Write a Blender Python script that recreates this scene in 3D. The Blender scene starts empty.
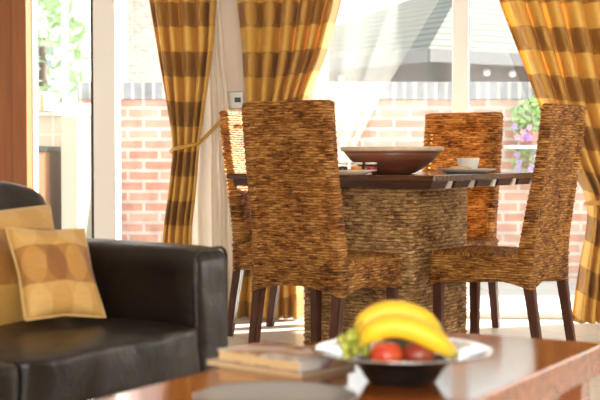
import bpy, bmesh, math, random
import numpy as np
from mathutils import Vector, Matrix
random.seed(7); RNG = np.random.default_rng(7)
scene = bpy.context.scene
COL = scene.collection
PI = math.pi
R = math.radians
FP, HOR, EYE = 1308.0, 152.5, 0.88          # focal length in pixels, horizon row, eye height

def at(px, py, Y):
    return Vector(((px-300)/FP*Y, Y, EYE-(py-HOR)/FP*Y))

# ------------------------------------------------------------------ materials
class NT:
    def __init__(s, name):
        s.m = bpy.data.materials.new(name); s.m.use_nodes = True
        s.t = s.m.node_tree; s.t.nodes.clear()
        s.out = s.t.nodes.new('ShaderNodeOutputMaterial')
    def n(s, typ, **kw):
        nd = s.t.nodes.new(typ)
        for k, v in kw.items():
            if k.startswith('_'): setattr(nd, k[1:], v)
        for k, v in kw.items():
            if not k.startswith('_'):
                key = int(k[1:]) if (k[0] == 'i' and k[1:].isdigit()) else k.replace('__', ' ')
                sk = nd.inputs[key]
                if isinstance(v, bpy.types.NodeSocket): s.t.links.new(v, sk)
                else: sk.default_value = v
        return nd
    def math(s, op, a, b=0.0, c=None):
        kw = dict(i0=a, i1=b)
        if c is not None: kw['i2'] = c
        return s.n('ShaderNodeMath', _operation=op, **kw).outputs[0]
    def mix(s, f, a, b):
        nd = s.n('ShaderNodeMix', _data_type='RGBA')
        for idx, v in ((0, f), (6, a), (7, b)):
            if isinstance(v, bpy.types.NodeSocket): s.t.links.new(v, nd.inputs[idx])
            else: nd.inputs[idx].default_value = v if idx == 0 else rgba(v)
        return nd.outputs[2]
    def ramp(s, f, stops):
        nd = s.n('ShaderNodeValToRGB', i0=f); cr = nd.color_ramp
        while len(cr.elements) < len(stops): cr.elements.new(0.5)
        for e, (p, c) in zip(cr.elements, stops): e.position = p; e.color = rgba(c)
        return nd.outputs[0]
    def coord(s, kind='Object', scale=(1,1,1), rot=(0,0,0), loc=(0,0,0)):
        c = s.n('ShaderNodeTexCoord').outputs[kind]
        return s.n('ShaderNodeMapping', Vector=c, Scale=scale, Rotation=rot, Location=loc).outputs[0]
    def noise(s, vec, scale=5, detail=4, rough=.5, dist=0):
        return s.n('ShaderNodeTexNoise', Vector=vec, Scale=scale, Detail=detail, Roughness=rough, Distortion=dist).outputs[0]
    def bump(s, h, strength=.3, dist=.01):
        return s.n('ShaderNodeBump', Height=h, Strength=strength, Distance=dist).outputs[0]
    def principled(s, **kw):
        return s.n('ShaderNodeBsdfPrincipled', **kw).outputs[0]
    def done(s, sh):
        s.t.links.new(sh, s.out.inputs[0]); return s.m

def rgba(c): return (c[0], c[1], c[2], 1) if len(c) == 3 else c

def plain(name, col, rough=.5, metal=0, noise=0.0, nscale=20, coat=0, bump=0, spec=.5):
    t = NT(name); kw = {}
    c = rgba(col)
    if noise or bump:
        nz = t.noise(t.coord(), nscale, 4)
        if noise: c = t.mix(nz, [x*(1-noise) for x in col[:3]], [min(1, x*(1+noise)) for x in col[:3]])
        if bump: kw['Normal'] = t.bump(nz, bump, .004)
    return t.done(t.principled(Base__Color=c, Roughness=rough, Metallic=metal, Coat__Weight=coat, Specular__IOR__Level=spec, **kw))

def wood(name, dark, light, rough=.3, scale=(1.5, 22, 22), coat=0, rot=(0,0,0), kind='Object'):
    t = NT(name); v = t.coord(kind, scale, rot)
    a = t.noise(v, 3, 6, .6, .4)
    f = t.math('MULTIPLY_ADD', a, 1.6, -.3)
    col = t.ramp(f, [(.15, dark), (.85, light)])
    b = t.bump(a, .08, .002)
    return t.done(t.principled(Base__Color=col, Roughness=rough, Coat__Weight=coat, Coat__Roughness=.08, Normal=b))

def wicker(name, cols, hr=.0112, wl=.040, trans=.45, gap_shade=.72, holes=.9):
    """interlaced strands: every strand piece has its own straw tone, with the dark warp cords between the rows"""
    t = NT(name)
    uv = t.n('ShaderNodeTexCoord').outputs['UV']; sp = t.n('ShaderNodeSeparateXYZ', Vector=uv)
    wb = t.noise(t.coord('UV', (45, 45, 1)), 1.0, 2); vv = t.math('MULTIPLY', t.math('ADD', sp.outputs[1], t.math('MULTIPLY_ADD', wb, .007, -.0035)), 1/hr); row = t.math('FLOOR', vv); fr = t.math('FRACT', vv)
    uu = t.math('ADD', t.math('MULTIPLY', sp.outputs[0], 1/wl), t.math('MULTIPLY', t.math('MODULO', row, 2), .5))
    cell = t.math('FLOOR', uu); fu = t.math('FRACT', uu)
    wn = t.n('ShaderNodeTexWhiteNoise', _noise_dimensions='2D', Vector=t.n('ShaderNodeCombineXYZ', i0=cell, i1=row).outputs[0]).outputs[0]
    st = t.noise(t.coord('UV', (24, 210, 1)), 1.0, 4, .65, .6)
    big = t.noise(t.coord('UV', (7, 9, 1)), 1.0, 3)
    f = t.math('ADD', t.math('MULTIPLY_ADD', wn, .22, -.02), t.math('MULTIPLY_ADD', st, 1.5, -.46))
    f = t.math('ADD', f, t.math('MULTIPLY_ADD', big, .5, -.25))
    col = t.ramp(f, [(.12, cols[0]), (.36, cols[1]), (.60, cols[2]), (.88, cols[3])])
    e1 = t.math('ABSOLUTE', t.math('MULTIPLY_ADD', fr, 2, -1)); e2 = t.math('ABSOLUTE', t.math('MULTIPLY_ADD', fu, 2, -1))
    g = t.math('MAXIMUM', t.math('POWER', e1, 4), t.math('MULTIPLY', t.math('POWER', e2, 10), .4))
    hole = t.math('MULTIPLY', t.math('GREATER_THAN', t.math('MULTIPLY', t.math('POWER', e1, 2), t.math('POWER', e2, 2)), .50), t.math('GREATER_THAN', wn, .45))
    col = t.mix(t.math('MULTIPLY', g, gap_shade), col, cols[0])  # darkens the strand gaps in the colour, as recess shade
    bp = t.bump(t.math('SUBTRACT', st, t.math('MULTIPLY', g, .8)), .5, .004)
    p = t.principled(Base__Color=col, Roughness=.45, Normal=bp, Specular__IOR__Level=.45)
    tr = t.n('ShaderNodeBsdfTranslucent', Color=col, Normal=bp).outputs[0]
    body = t.n('ShaderNodeMixShader', i0=trans, i1=p, i2=tr).outputs[0]
    return t.done(t.n('ShaderNodeMixShader', i0=t.math('MULTIPLY', hole, holes), i1=body, i2=t.n('ShaderNodeBsdfTransparent').outputs[0]).outputs[0])

def fabric(name, gold1, gold2, br1, br2, P=.131, trans=.30, voff=0.0, uoff=0.0, ell=1.0):
    """bands of gold and brown, each carrying a row of two-tone rounded leaf motifs"""
    t = NT(name)
    uv = t.n('ShaderNodeTexCoord').outputs['UV']
    sp = t.n('ShaderNodeSeparateXYZ', Vector=uv)
    u = t.math('MULTIPLY', t.math('ADD', sp.outputs[0], uoff), 1/(P*ell)); v = t.math('MULTIPLY', t.math('ADD', sp.outputs[1], voff), 1/P)
    wob = t.noise(t.coord('UV', (1, 1, 1)), 40, 2)
    v = t.math('ADD', v, t.math('MULTIPLY_ADD', wob, .05, -.025))
    row = t.math('MODULO', t.math('FLOOR', v), 2)
    fu = t.math('FRACT', u); fv = t.math('FRACT', v)
    du = t.math('SUBTRACT', fu, .5); dv = t.math('SUBTRACT', fv, .5)
    rr = t.math('SQRT', t.math('ADD', t.math('MULTIPLY', du, du), t.math('MULTIPLY', dv, dv)))
    inside = t.math('LESS_THAN', rr, .49)
    half = t.math('LESS_THAN', fu, .5)
    odd = t.math('MODULO', t.math('FLOOR', u), 2)
    k = t.math('ADD', .42, t.math('MULTIPLY', inside, t.math('MULTIPLY_ADD', odd, 1.0, -.42)))
    slub = t.noise(t.coord('UV', (30, 260, 1)), 1.0, 4, .6)
    g = t.mix(k, gold1, gold2); b = t.mix(k, br1, br2)
    c = t.mix(row, g, b)
    c = t.n('ShaderNodeMix', _data_type='RGBA', _blend_type='MULTIPLY')
    t.t.links.new(t.mix(row, g, b), c.inputs[6]); c.inputs[0].default_value = 1
    t.t.links.new(t.ramp(slub, [(.3, (.86, .85, .82)), (.7, (1, 1, 1))]), c.inputs[7])
    c = c.outputs[2]
    bp = t.bump(slub, .25, .002)
    p = t.principled(Base__Color=c, Roughness=.6, Normal=bp, Sheen__Weight=.15)
    tr = t.n('ShaderNodeBsdfTranslucent', Color=t.mix(.35, c, (1, .84, .45))).outputs[0]
    return t.done(t.n('ShaderNodeMixShader', i0=trans, i1=p, i2=tr).outputs[0])

def brick(name, c1, c2, mortar, scale=1, w=.225, h=.075, msize=.012, rot=(PI/2, 0, 0), bias=0):
    t = NT(name)
    v = t.coord('Object', (1, 1, 1), rot)
    b = t.n('ShaderNodeTexBrick', Vector=v, Color1=rgba(c1), Color2=rgba(c2), Mortar=rgba(mortar), Scale=scale,
            Mortar__Size=msize, Bias=bias, Brick__Width=w, Row__Height=h)
    nz = t.noise(v, 9, 5)
    c = t.n('ShaderNodeMix', _data_type='RGBA', _blend_type='MULTIPLY'); c.inputs[0].default_value = 1
    t.t.links.new(b.outputs[0], c.inputs[6]); t.t.links.new(t.ramp(nz, [(.3, (.72, .68, .66)), (.7, (1, 1, 1))]), c.inputs[7])
    bp = t.bump(t.math('SUBTRACT', 1, b.outputs[1]), .5, .01)
    return t.done(t.principled(Base__Color=c.outputs[2], Roughness=.85, Normal=bp))

def tile(name, c1, c2, mortar, w, h, ms, rot, rough=.4, off=0.0):
    t = NT(name); v = t.coord('Object', (1, 1, 1), rot)
    b = t.n('ShaderNodeTexBrick', _offset=off, Vector=v, Color1=rgba(c1), Color2=rgba(c2), Mortar=rgba(mortar), Scale=1, Mortar__Size=ms, Brick__Width=w, Row__Height=h)
    return t.done(t.principled(Base__Color=b.outputs[0], Roughness=rough))

def glass(name, refl=.9, haze=.0, tint=(.97, .99, .98)):
    t = NT(name)
    fc = t.n('ShaderNodeLayerWeight', Blend=.5).outputs[1]
    lw = t.math('MULTIPLY_ADD', t.math('POWER', fc, 5), .9, .010)
    tr = t.n('ShaderNodeBsdfTransparent', Color=rgba(tint)).outputs[0]
    gl = t.n('ShaderNodeBsdfGlossy', Roughness=.02).outputs[0]
    pane = t.n('ShaderNodeMixShader', i0=t.math('MULTIPLY', lw, refl), i1=tr, i2=gl).outputs[0]
    veil = t.n('ShaderNodeBsdfTranslucent', Color=(.95, .95, .95, 1)).outputs[0]  # pale scatter standing in for flare haze over the outdoor view
    return t.done(t.n('ShaderNodeMixShader', i0=haze, i1=pane, i2=veil).outputs[0])

def sheer(name, opac, col=(.93, .93, .9)):
    t = NT(name)
    d = t.n('ShaderNodeBsdfDiffuse', Color=rgba(col)).outputs[0]
    l = t.n('ShaderNodeBsdfTranslucent', Color=rgba(col)).outputs[0]
    a = t.n('ShaderNodeMixShader', i0=.5, i1=d, i2=l).outputs[0]
    tr = t.n('ShaderNodeBsdfTransparent').outputs[0]
    return t.done(t.n('ShaderNodeMixShader', i0=opac, i1=tr, i2=a).outputs[0])

def leather(name):
    t = NT(name); v = t.coord()
    a = t.noise(v, 7, 5, .6, .6); b = t.noise(v, 220, 2)
    col = t.ramp(a, [(.3, (.007, .0045, .0035)), (.7, (.016, .010, .007))])
    h = t.math('ADD', t.math('MULTIPLY', a, 1.0), t.math('MULTIPLY', b, .05))
    rg = t.math('MULTIPLY_ADD', a, .2, .24)
    return t.done(t.principled(Base__Color=col, Roughness=rg, Normal=t.bump(h, .35, .02), Specular__IOR__Level=.34))

M = {}
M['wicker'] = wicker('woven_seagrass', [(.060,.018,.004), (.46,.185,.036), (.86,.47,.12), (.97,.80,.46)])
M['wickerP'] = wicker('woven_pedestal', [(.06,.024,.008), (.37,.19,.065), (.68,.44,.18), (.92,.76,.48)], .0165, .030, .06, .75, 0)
M['legwood'] = wood('dark_leg_wood', (.040,.010,.005), (.10,.027,.012), .38, (20, 20, 1.5), 0)
M['topwood'] = wood('dark_table_wood', (.05,.02,.010), (.15,.062,.03), .22, (2, 24, 24), .35)
M['batten'] = wood('batten_wood', (.03,.012,.008), (.07,.028,.016), .4)
M['coffeewood'] = wood('red_brown_polished_wood', (.16,.036,.007), (.46,.135,.024), .11, (1.6, 16, 16), .3)
M['bowlwood'] = wood('bowl_wood', (.16,.05,.028), (.30,.11,.06), .35, (4, 4, 20))
M['bowlrim'] = wood('pale_bowl_rim', (.62,.46,.32), (.8,.66,.5), .4, (6, 6, 6))  # rim paler than the bowl, the light on it put into the colour
M['post'] = wood('oak_casing', (.27,.088,.026), (.35,.13,.045), .4, (14, 14, .9))
M['leather'] = leather('dark_brown_leather')
M['curtain'] = fabric('gold_check_curtain', (.90,.58,.135), (.84,.51,.10), (.40,.19,.036), (.70,.40,.09), ell=.85)
M['cushion'] = fabric('gold_check_cushion', (.52,.29,.07), (.62,.38,.12), (.27,.105,.016), (.47,.235,.05), P=.11, trans=0, voff=.095, ell=.52)
M['cushion2'] = fabric('gold_check_cushion_large', (.52,.28,.06), (.58,.34,.09), (.32,.135,.022), (.46,.23,.045), P=.15, trans=0, voff=.0, ell=.62)
M['rope'] = plain('gold_rope', (.55,.30,.06), .6, noise=.35, nscale=90)
M['lining'] = sheer('cream_voile_dense', .95, (1.0,.95,.87))
M['voile'] = sheer('white_voile', .13)  # thin white sheet standing in for a pale reflection in the window
M['wall'] = plain('plaster', (.80,.70,.61), .85, noise=.03, nscale=3)
M['ceil'] = plain('ceiling_white', (.85,.84,.82), .9)
M['floor'] = tile('cream_floor_tile', (.84,.79,.71), (.80,.75,.68), (.66,.60,.52), .45, .45, .006, (0, 0, R(-33)), .3)
M['upvc'] = plain('white_frame', (.94,.935,.92), .35)
M['gasket'] = plain('gasket', (.25,.32,.36), .5)
M['glass'] = glass('window_glass', haze=.005)
M['jarglass'] = glass('jar_glass')
M['brick'] = brick('garden_brick', (.56,.30,.23), (.68,.45,.38), (.66,.61,.57))
M['soldier'] = brick('blue_coping_brick', (.26,.285,.34), (.35,.375,.43), (.54,.54,.54), 1, .075, .3, .012)
M['paving'] = tile('patio_paving', (.42,.41,.40), (.48,.47,.46), (.34,.33,.32), .6, .45, .01, (0, 0, 0), .8, .5)
M['chrome'] = plain('brushed_metal', (.75,.74,.72), .28, 1)
M['silver'] = plain('polished_silver', (.82,.82,.83), .12, 1)
M['black'] = plain('black_bowl', (.012,.012,.012), .25)
M['porc'] = plain('white_porcelain', (.85,.84,.82), .18)
M['switch'] = plain('grey_switch_plate', (.42,.40,.37), .35, .6)
M['rocker'] = plain('dark_rocker', (.03,.03,.03), .4)

# ------------------------------------------------------------------ mesh helpers
def link(o, parent=None):
    COL.objects.link(o)
    if parent is not None: o.parent = parent
    return o

def mesh_obj(name, verts, faces, mat, parent=None, smooth=True, uvs=None):
    me = bpy.data.meshes.new(name); me.from_pydata([tuple(v) for v in verts], [], faces)
    if uvs is not None:
        l = me.uv_layers.new(name='UVMap')
        for lp in me.loops: l.data[lp.index].uv = uvs[lp.vertex_index]
    me.polygons.foreach_set('use_smooth', [smooth]*len(me.polygons)); me.materials.append(mat); me.update()
    return link(bpy.data.objects.new(name, me), parent)

def bm_obj(name, bm, mat, parent=None, smooth=False):
    me = bpy.data.meshes.new(name); bmesh.ops.recalc_face_normals(bm, faces=bm.faces); bm.to_mesh(me); bm.free()
    me.polygons.foreach_set('use_smooth', [smooth]*len(me.polygons)); me.materials.append(mat); me.update()
    return link(bpy.data.objects.new(name, me), parent)

def add_box(bm, lo, hi, bev=0.0, xf=None, seg=2):
    r = bmesh.ops.create_cube(bm, size=1)
    vs = r['verts']
    for v in vs:
        v.co = Vector([lo[i] + (v.co[i]+.5)*(hi[i]-lo[i]) for i in range(3)])
    if bev:
        es = list({e for v in vs for e in v.link_edges})
        rr = bmesh.ops.bevel(bm, geom=es, offset=bev, segments=seg, affect='EDGES', profile=.5)
        vs = list({v for f in rr['faces'] for v in f.verts} | {v for v in vs if v.is_valid})
    if xf is not None:
        for v in vs: v.co = Vector(xf(v.co))
    return vs

def box(name, lo, hi, mat, parent=None, bev=0.0, xf=None, seg=2, smooth=False):
    bm = bmesh.new(); add_box(bm, lo, hi, bev, xf, seg); return bm_obj(name, bm, mat, parent, smooth)

def taper(name, p0, p1, s0, s1, mat, parent=None, bev=.004):
    """square post from p0 (top) to p1 (foot)"""
    bm = bmesh.new(); vs = add_box(bm, (-.5,-.5,0), (.5,.5,1), 0)
    for v in vs:
        k = v.co.z; s = s1 + (s0-s1)*k
        v.co = Vector(p1).lerp(Vector(p0), k) + Vector((v.co.x*s, v.co.y*s, 0))
    bmesh.ops.bevel(bm, geom=list(bm.edges), offset=bev, segments=2, affect='EDGES')
    return bm_obj(name, bm, mat, parent)

def lathe(name, prof, mat, parent=None, n=48, loc=(0,0,0), closed=False, smooth=True):
    vs, fs = [], []
    for (r, z) in prof:
        for i in range(n):
            a = 2*PI*i/n; vs.append((loc[0]+r*math.cos(a), loc[1]+r*math.sin(a), loc[2]+z))
    m = len(prof)
    for j in range(m-1 if not closed else m):
        for i in range(n):
            a, b = j*n+i, j*n+(i+1) % n; k = (j+1) % m
            fs.append((a, b, k*n+(i+1) % n, k*n+i))
    if not closed:
        fs.append(tuple(reversed(range(n)))); fs.append(tuple((m-1)*n+i for i in range(n)))
    return mesh_obj(name, vs, fs, mat, parent, smooth)

def tube(name, pts, radii, mat, parent=None, n=10, smooth=True, twist=0):
    pts = [Vector(p) for p in pts]; vs, fs = [], []
    up = Vector((0, 0, 1)); prev = None
    for i, p in enumerate(pts):
        t = (pts[min(i+1, len(pts)-1)]-pts[max(i-1, 0)]).normalized()
        if prev is None:
            a = t.cross(up)
            if a.length < .05: a = t.cross(Vector((1, 0, 0)))
        else: a = prev - t*prev.dot(t)
        a.normalize(); prev = a; b = t.cross(a)
        r = radii[i] if hasattr(radii, '__len__') else radii
        for k in range(n):
            an = 2*PI*k/n + twist; vs.append(p + (a*math.cos(an)+b*math.sin(an))*r)
    for i in range(len(pts)-1):
        for k in range(n): fs.append((i*n+k, i*n+(k+1) % n, (i+1)*n+(k+1) % n, (i+1)*n+k))
    fs.append(tuple(reversed(range(n)))); fs.append(tuple((len(pts)-1)*n+k for k in range(n)))
    return mesh_obj(name, vs, fs, mat, parent, smooth)

def empty(name, loc=(0,0,0), rz=0.0):
    o = bpy.data.objects.new(name, None); o.empty_display_size = .1
    o.location = loc; o.rotation_euler = (0, 0, rz); return link(o)

def tag(o, label, cat, group=None):
    o['label'] = label; o['category'] = cat
    if group: o['group'] = group
    return o

def struct(o, label=None):
    o['kind'] = 'structure'
    if label: o['label'] = label
    return o

def copy_tree(o, parent=None):
    c = o.copy(); COL.objects.link(c)
    if parent is not None: c.parent = parent
    for ch in list(o.children): copy_tree(ch, c)
    return c

# ------------------------------------------------------------------ woven surfaces
def strands(u, v, hr, wl, amp, seed=0):
    """height of the woven strands at metre coordinates u (along the row) and v (across rows)"""
    row = np.floor(v/hr); fr = v/hr-row
    rs = np.sin(row*12.9898+seed)*43758.5453; rs = rs-np.floor(rs)
    ph = u/wl + .5*np.mod(row, 2)
    cs = np.floor(ph)*7.31+row*3.77+seed; j = np.sin(cs)*4375.85; j = j-np.floor(j)
    prof = np.sqrt(np.clip(1-(2*fr-1)**2, 0, 1))
    return amp*prof*(.62-.38*np.cos(2*PI*ph))*(.7+.6*j) + .0007*np.sin(u*310+row)*prof

def grid_mesh(name, P, UVm, H, mat, parent, wrap=False, caps=False, slit=None):
    """P (nv,nu,3) base points displaced along their own normals by H; UVm metre coordinates"""
    nv, nu, _ = P.shape
    if wrap:
        du = np.roll(P, -1, 1)-np.roll(P, 1, 1)
    else: du = np.gradient(P, axis=1)
    dv = np.gradient(P, axis=0)
    N = np.cross(du, dv); N /= np.linalg.norm(N, axis=2, keepdims=True)+1e-12
    Q = P + N*H[..., None]
    idx = np.arange(nv*nu).reshape(nv, nu); faces = []
    cu = nu if wrap else nu-1
    for j in range(nv-1):
        for i in range(cu):
            i2 = (i+1) % nu
            if slit is not None and slit[j, i] and slit[j, i2] and slit[j+1, i] and slit[j+1, i2]: continue
            faces.append((int(idx[j, i]), int(idx[j, i2]), int(idx[j+1, i2]), int(idx[j+1, i])))
    if caps:
        faces.append(tuple(int(k) for k in idx[-1])); faces.append(tuple(int(k) for k in idx[0][::-1]))
    return mesh_obj(name, Q.reshape(-1, 3), faces, mat, parent, True, UVm.reshape(-1, 2))

def rrect(w, d, r, step):
    """rounded rectangle outline, counter-clockwise from above, centred; returns points and arc length"""
    hw, hd = w/2, d/2; pts = []
    def seg(a, b):
        n = max(2, int(math.dist(a, b)/step))
        for i in range(n): pts.append((a[0]+(b[0]-a[0])*i/n, a[1]+(b[1]-a[1])*i/n))
    def arc(cx, cy, a0):
        n = max(3, int(r*PI/2/step))
        for i in range(n): a = a0+PI/2*i/n; pts.append((cx+r*math.cos(a), cy+r*math.sin(a)))
    seg((-hw+r, -hd), (hw-r, -hd)); arc(hw-r, -hd+r, -PI/2); seg((hw, -hd+r), (hw, hd-r)); arc(hw-r, hd-r, 0)
    seg((hw-r, hd), (-hw+r, hd)); arc(-hw+r, hd-r, PI/2); seg((-hw, hd-r), (-hw, -hd+r)); arc(-hw+r, -hd+r, PI)
    p = np.array(pts); L = np.concatenate([[0], np.cumsum(np.linalg.norm(np.diff(p, axis=0), axis=1))])
    return p, L

CW, CD, CH, ZS = .444, .469, 1.08, .454
def back_y(z):
    t = np.clip((z-.42)/(CH-.42), 0, 1); s = t*t*(3-2*t)
    return -.078*(.5*t+.5*s)

def make_chair(name):
    root = empty(name)
    # --- backrest: closed woven shell
    BW = .420; th = .048; outline, L = rrect(BW, th, .012, .0053)
    z0, z1 = ZS-.03, CH
    nz = int((z1-z0)/.003)
    zz = np.linspace(z0, z1-.012, nz)
    rings = [(z, 1.0, 1.0) for z in zz]
    for k in range(1, 5):                                   # rolled top edge
        a = k/4*PI/2; rings.append((z1-.012+.012*math.sin(a), 1-.06*(1-math.cos(a)), 1-.45*(1-math.cos(a))))
    rings.append((z1+.001, .85, .12))
    Z = np.array([q[0] for q in rings]); SX = np.array([q[1] for q in rings]); SY = np.array([q[2] for q in rings])
    X = outline[None, :, 0]*SX[:, None]; TK = 1+.55*np.clip((.85-Z)/.42, 0, 1)**1.3
    Y = outline[None, :, 1]*(SY*TK)[:, None]+(th/2*TK+back_y(Z))[:, None]
    Zg = np.repeat(Z[:, None], len(outline), 1)
    # very slight barrel of the back panel
    P = np.stack([X, Y, Zg], 2)
    U = np.repeat(L[None, :], len(Z), 0); V = Zg
    H = strands(U, V, .0112, .040, .0050, 1)
    xn = X/(BW/2)
    face = np.abs(outline[:, 1]) > th/2-.004
    inner = (np.abs(xn) < .80) & (Zg < CH-.075) & face[None, :]
    H = H - .011*inner
    seam = ((np.abs(np.abs(xn)-.80) < .016) & face[None, :] & (Zg < CH-.075)) & (np.sin(V*2*PI/.021) > -.2)
    slit = (np.abs(np.abs(xn)-.80) < .032) & face[None, :] & (Zg < CH-.085) & (Zg > ZS+.03) & (np.sin(V*2*PI/.021) > -.1)
    H = np.where(seam, H-.005, H)
    seam2 = (np.abs(Zg-(CH-.075)) < .0075) & (np.abs(xn) < .80) & face[None, :]
    H = np.where(seam2, H-.013, H)
    H[-5:] *= .6
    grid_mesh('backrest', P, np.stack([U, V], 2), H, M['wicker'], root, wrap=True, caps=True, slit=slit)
    # --- seat: woven box with a scalloped apron
    o2, L2 = rrect(CW, CD, .022, .006)
    nz = 44; t = np.linspace(0, 1, nz)
    u01 = np.zeros(len(o2))
    for i, (x, y) in enumerate(o2):
        s = (x/(CW/2)) if abs(y) > CD/2-.012 else (y/(CD/2))
        u01[i] = min(1, abs(s))
    zb = .31+.040*np.clip(1-u01**2.2, 0, 1)
    Zg = zb[None, :]*(1-t[:, None]) + (ZS-.012)*t[:, None]
    Xg = np.repeat(o2[None, :, 0], nz, 0); Yg = np.repeat(o2[None, :, 1]+CD/2, nz, 0)
    Us = np.repeat(L2[None, :], nz, 0); Vs = Zg.copy()
    Hs = strands(Us, Zg, .0112, .040, .0050, 5)
    Hs += .004*(t[:, None] > .93) + .003*(t[:, None] < .06)
    P1 = np.stack([Xg, Yg, Zg], 2)
    extra = []; eU = []; eH = []
    rr = np.linalg.norm(o2, axis=1)
    for k, f in enumerate([.993, .98]+list(np.linspace(.955, .03, 42))):
        z = ZS-.012+.012*min(1, (1-f)*30)+.006*(1-f)
        extra.append(np.stack([o2[:, 0]*f, o2[:, 1]*f+CD/2, np.full(len(o2), z)], 1))
        eU.append(np.stack([o2[:, 0]*f, o2[:, 1]*f], 1))
        eH.append(strands(o2[:, 0]*f, o2[:, 1]*f, .0112, .040, .0045, 9))
    P2 = np.concatenate([P1, np.array(extra)], 0)
    UV2 = np.concatenate([np.stack([Us, Vs], 2), np.array(eU)], 0)
    H2 = np.concatenate([Hs, np.array(eH)], 0)
    # underside: close inwards below the apron
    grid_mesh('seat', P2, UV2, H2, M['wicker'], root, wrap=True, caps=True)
    # --- legs
    ins = .030
    for sx in (-1, 1):
        taper('leg', (sx*(CW/2-ins), .034, .40), (sx*(CW/2-ins)+sx*.004, -.030, 0), .044, .034, M['legwood'], root)
        taper('leg', (sx*(CW/2-ins), CD-.034, .40), (sx*(CW/2-ins), CD-.034, 0), .042, .034, M['legwood'], root)
    return root

TH = 33.2
U2 = Vector((math.cos(R(TH)), -math.sin(R(TH)))); V2 = Vector((math.sin(R(TH)), math.cos(R(TH))))
def uv(u, v): return U2*u+V2*v
def place_chair(o, u, v, fwd, jig, label):
    p = uv(u, v); d = Vector(fwd); ang = math.atan2(d.y, d.x)-PI/2+R(jig)
    o.location = (p.x, p.y, 0); o.rotation_euler = (0, 0, ang)
    tag(o, label, 'chair', 'woven dining chairs around the table')
chA = make_chair('dining_chair')
place_chair(chA, -2.860, 4.334, V2, -1.5, 'woven seagrass dining chair nearest the camera, its back turned to us')
chB = copy_tree(chA)
place_chair(chB, -3.695, 5.245, U2, 4.5, 'woven dining chair at the left table end, mostly hidden behind the nearest chair')
chC = copy_tree(chA)
place_chair(chC, -2.955, 5.985, -V2, .5, 'woven dining chair on the window side of the table, facing us, sunlit from behind')
chD = copy_tree(chA)
place_chair(chD, -2.144, 5.227, -U2, 1.8, 'woven dining chair at the right end of the table, in front of the right curtain')

# ------------------------------------------------------------------ dining table
TZ = .785
tc = uv(-3.0275, 5.349)
dt = empty('dining_table', (tc.x, tc.y, 0), -R(TH))
tag(dt, 'dark wood dining table with a square woven pedestal, four wicker chairs around it', 'table')
hx, hy = .5335, .525
box('tabletop', (-hx, -hy, TZ-.026), (hx, hy, TZ), M['topwood'], dt, .004)
for k in range(5):
    y = -hy+.085+k*(2*hy-.17)/4
    bm = bmesh.new(); vs = add_box(bm, (-hx+.03, y-.075, TZ-.056), (hx-.015, y+.075, TZ-.026))
    for v in vs:
        if v.co.z < TZ-.05: v.co.y += (-.02 if v.co.y > y else .0); v.co.x *= .985
    bm_obj('batten', bm, M['batten'], dt)
for k in range(5):  # pale wedges standing in for light caught on the batten ends
    y = -hy+.085+k*(2*hy-.17)/4
    bm = bmesh.new(); vs = add_box(bm, (hx-.05, y+.080, TZ-.058), (hx-.012, y+.112, TZ-.026), 0)
    for v in vs:
        if v.co.z < TZ-.05: v.co.y -= .020
    bm_obj('bracket', bm, plain('pale_bracket', (.72,.68,.62), .4) if k == 0 else bpy.data.materials['pale_bracket'], dt)
pw, pd = .548, .532
o3, L3 = rrect(pw, pd, .012, .006)
pz = np.arange(0.0, TZ-.056, .0042)
Zg = np.repeat(pz[:, None], len(o3), 1); Ug = np.repeat(L3[None, :], len(pz), 0)
pc = Vector((-2.926+3.0275, 5.19-5.349))
P = np.stack([np.repeat(o3[None, :, 0], len(pz), 0)+pc.x, np.repeat(o3[None, :, 1], len(pz), 0)+pc.y, Zg], 2)
Hp = strands(Ug, Zg, .0165, .030, .008, 3)
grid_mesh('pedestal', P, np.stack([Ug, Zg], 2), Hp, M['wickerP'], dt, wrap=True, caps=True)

# --- things on the dining table
def plate(name, loc, r, mat, label, group=None):
    o = lathe(name, [(0.001, .004), (r*.55, .004), (r*.66, .008), (r*.97, .020), (r, .0215), (r*.995, .018), (r*.68, .004), (r*.6, 0), (.001, 0)], mat, None, 64)
    o.location = loc; return tag(o, label, 'plate', group)
bp = at(392, 0, 5.84)
bw = empty('wooden_bowl', (bp.x, bp.y, TZ)); tag(bw, 'wide shallow red-brown wooden bowl with a pale rim in the middle of the dining table', 'bowl')
rb = .232
lathe('bowl_body', [(.001, 0), (.085, 0), (.10, .004), (.135, .022), (.185, .060), (rb-.012, .104), (rb-.030, .104), (.17, .070), (.12, .026), (.08, .016), (.001, .014)], M['bowlwood'], bw, 72)
lathe('rim', [(rb-.034, .102), (rb-.006, .100), (rb, .107), (rb-.001, .119), (rb-.012, .121), (rb-.034, .106)], M['bowlrim'], bw, 72, closed=True)
pl = at(346, 0, 5.62)
plate('side_plate', (pl.x, pl.y, TZ), .135, plain('cream_plate', (.80,.72,.60), .25), 'pale plate with three small jam jars, half hidden by the nearest chair')
def jar(px, Y, c, lab):
    p = at(px, 0, Y); e = empty('jam_jar', (p.x, p.y, TZ+.0055))
    tag(e, lab, 'jar', 'small jam jars on the plate')
    lathe('jam', [(.001, .002), (.021, .002), (.0235, .006), (.0235, .030), (.001, .031)], plain('jam_'+lab.split()[0], c, .15, coat=.5), e, 24)
    lathe('glass_body', [(.024, 0), (.026, .003), (.026, .034), (.023, .038)], M['jarglass'], e, 24)
    lathe('lid', [(.001, .0385), (.024, .0385), (.0255, .040), (.0255, .0455), (.024, .047), (.001, .047)], plain('lid_'+lab.split()[0], (.85,.83,.78), .3), e, 24)
jar(342, 5.58, (.03,.02,.025), 'dark jam jar with a pale lid, leftmost on the plate of jars')
jar(356.5, 5.60, (.85,.36,.02), 'orange marmalade jar with a pale lid, between the dark and the red one')
jar(371, 5.63, (.42,.02,.02), 'red jam jar with a pale lid, rightmost on the plate of jars')
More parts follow.
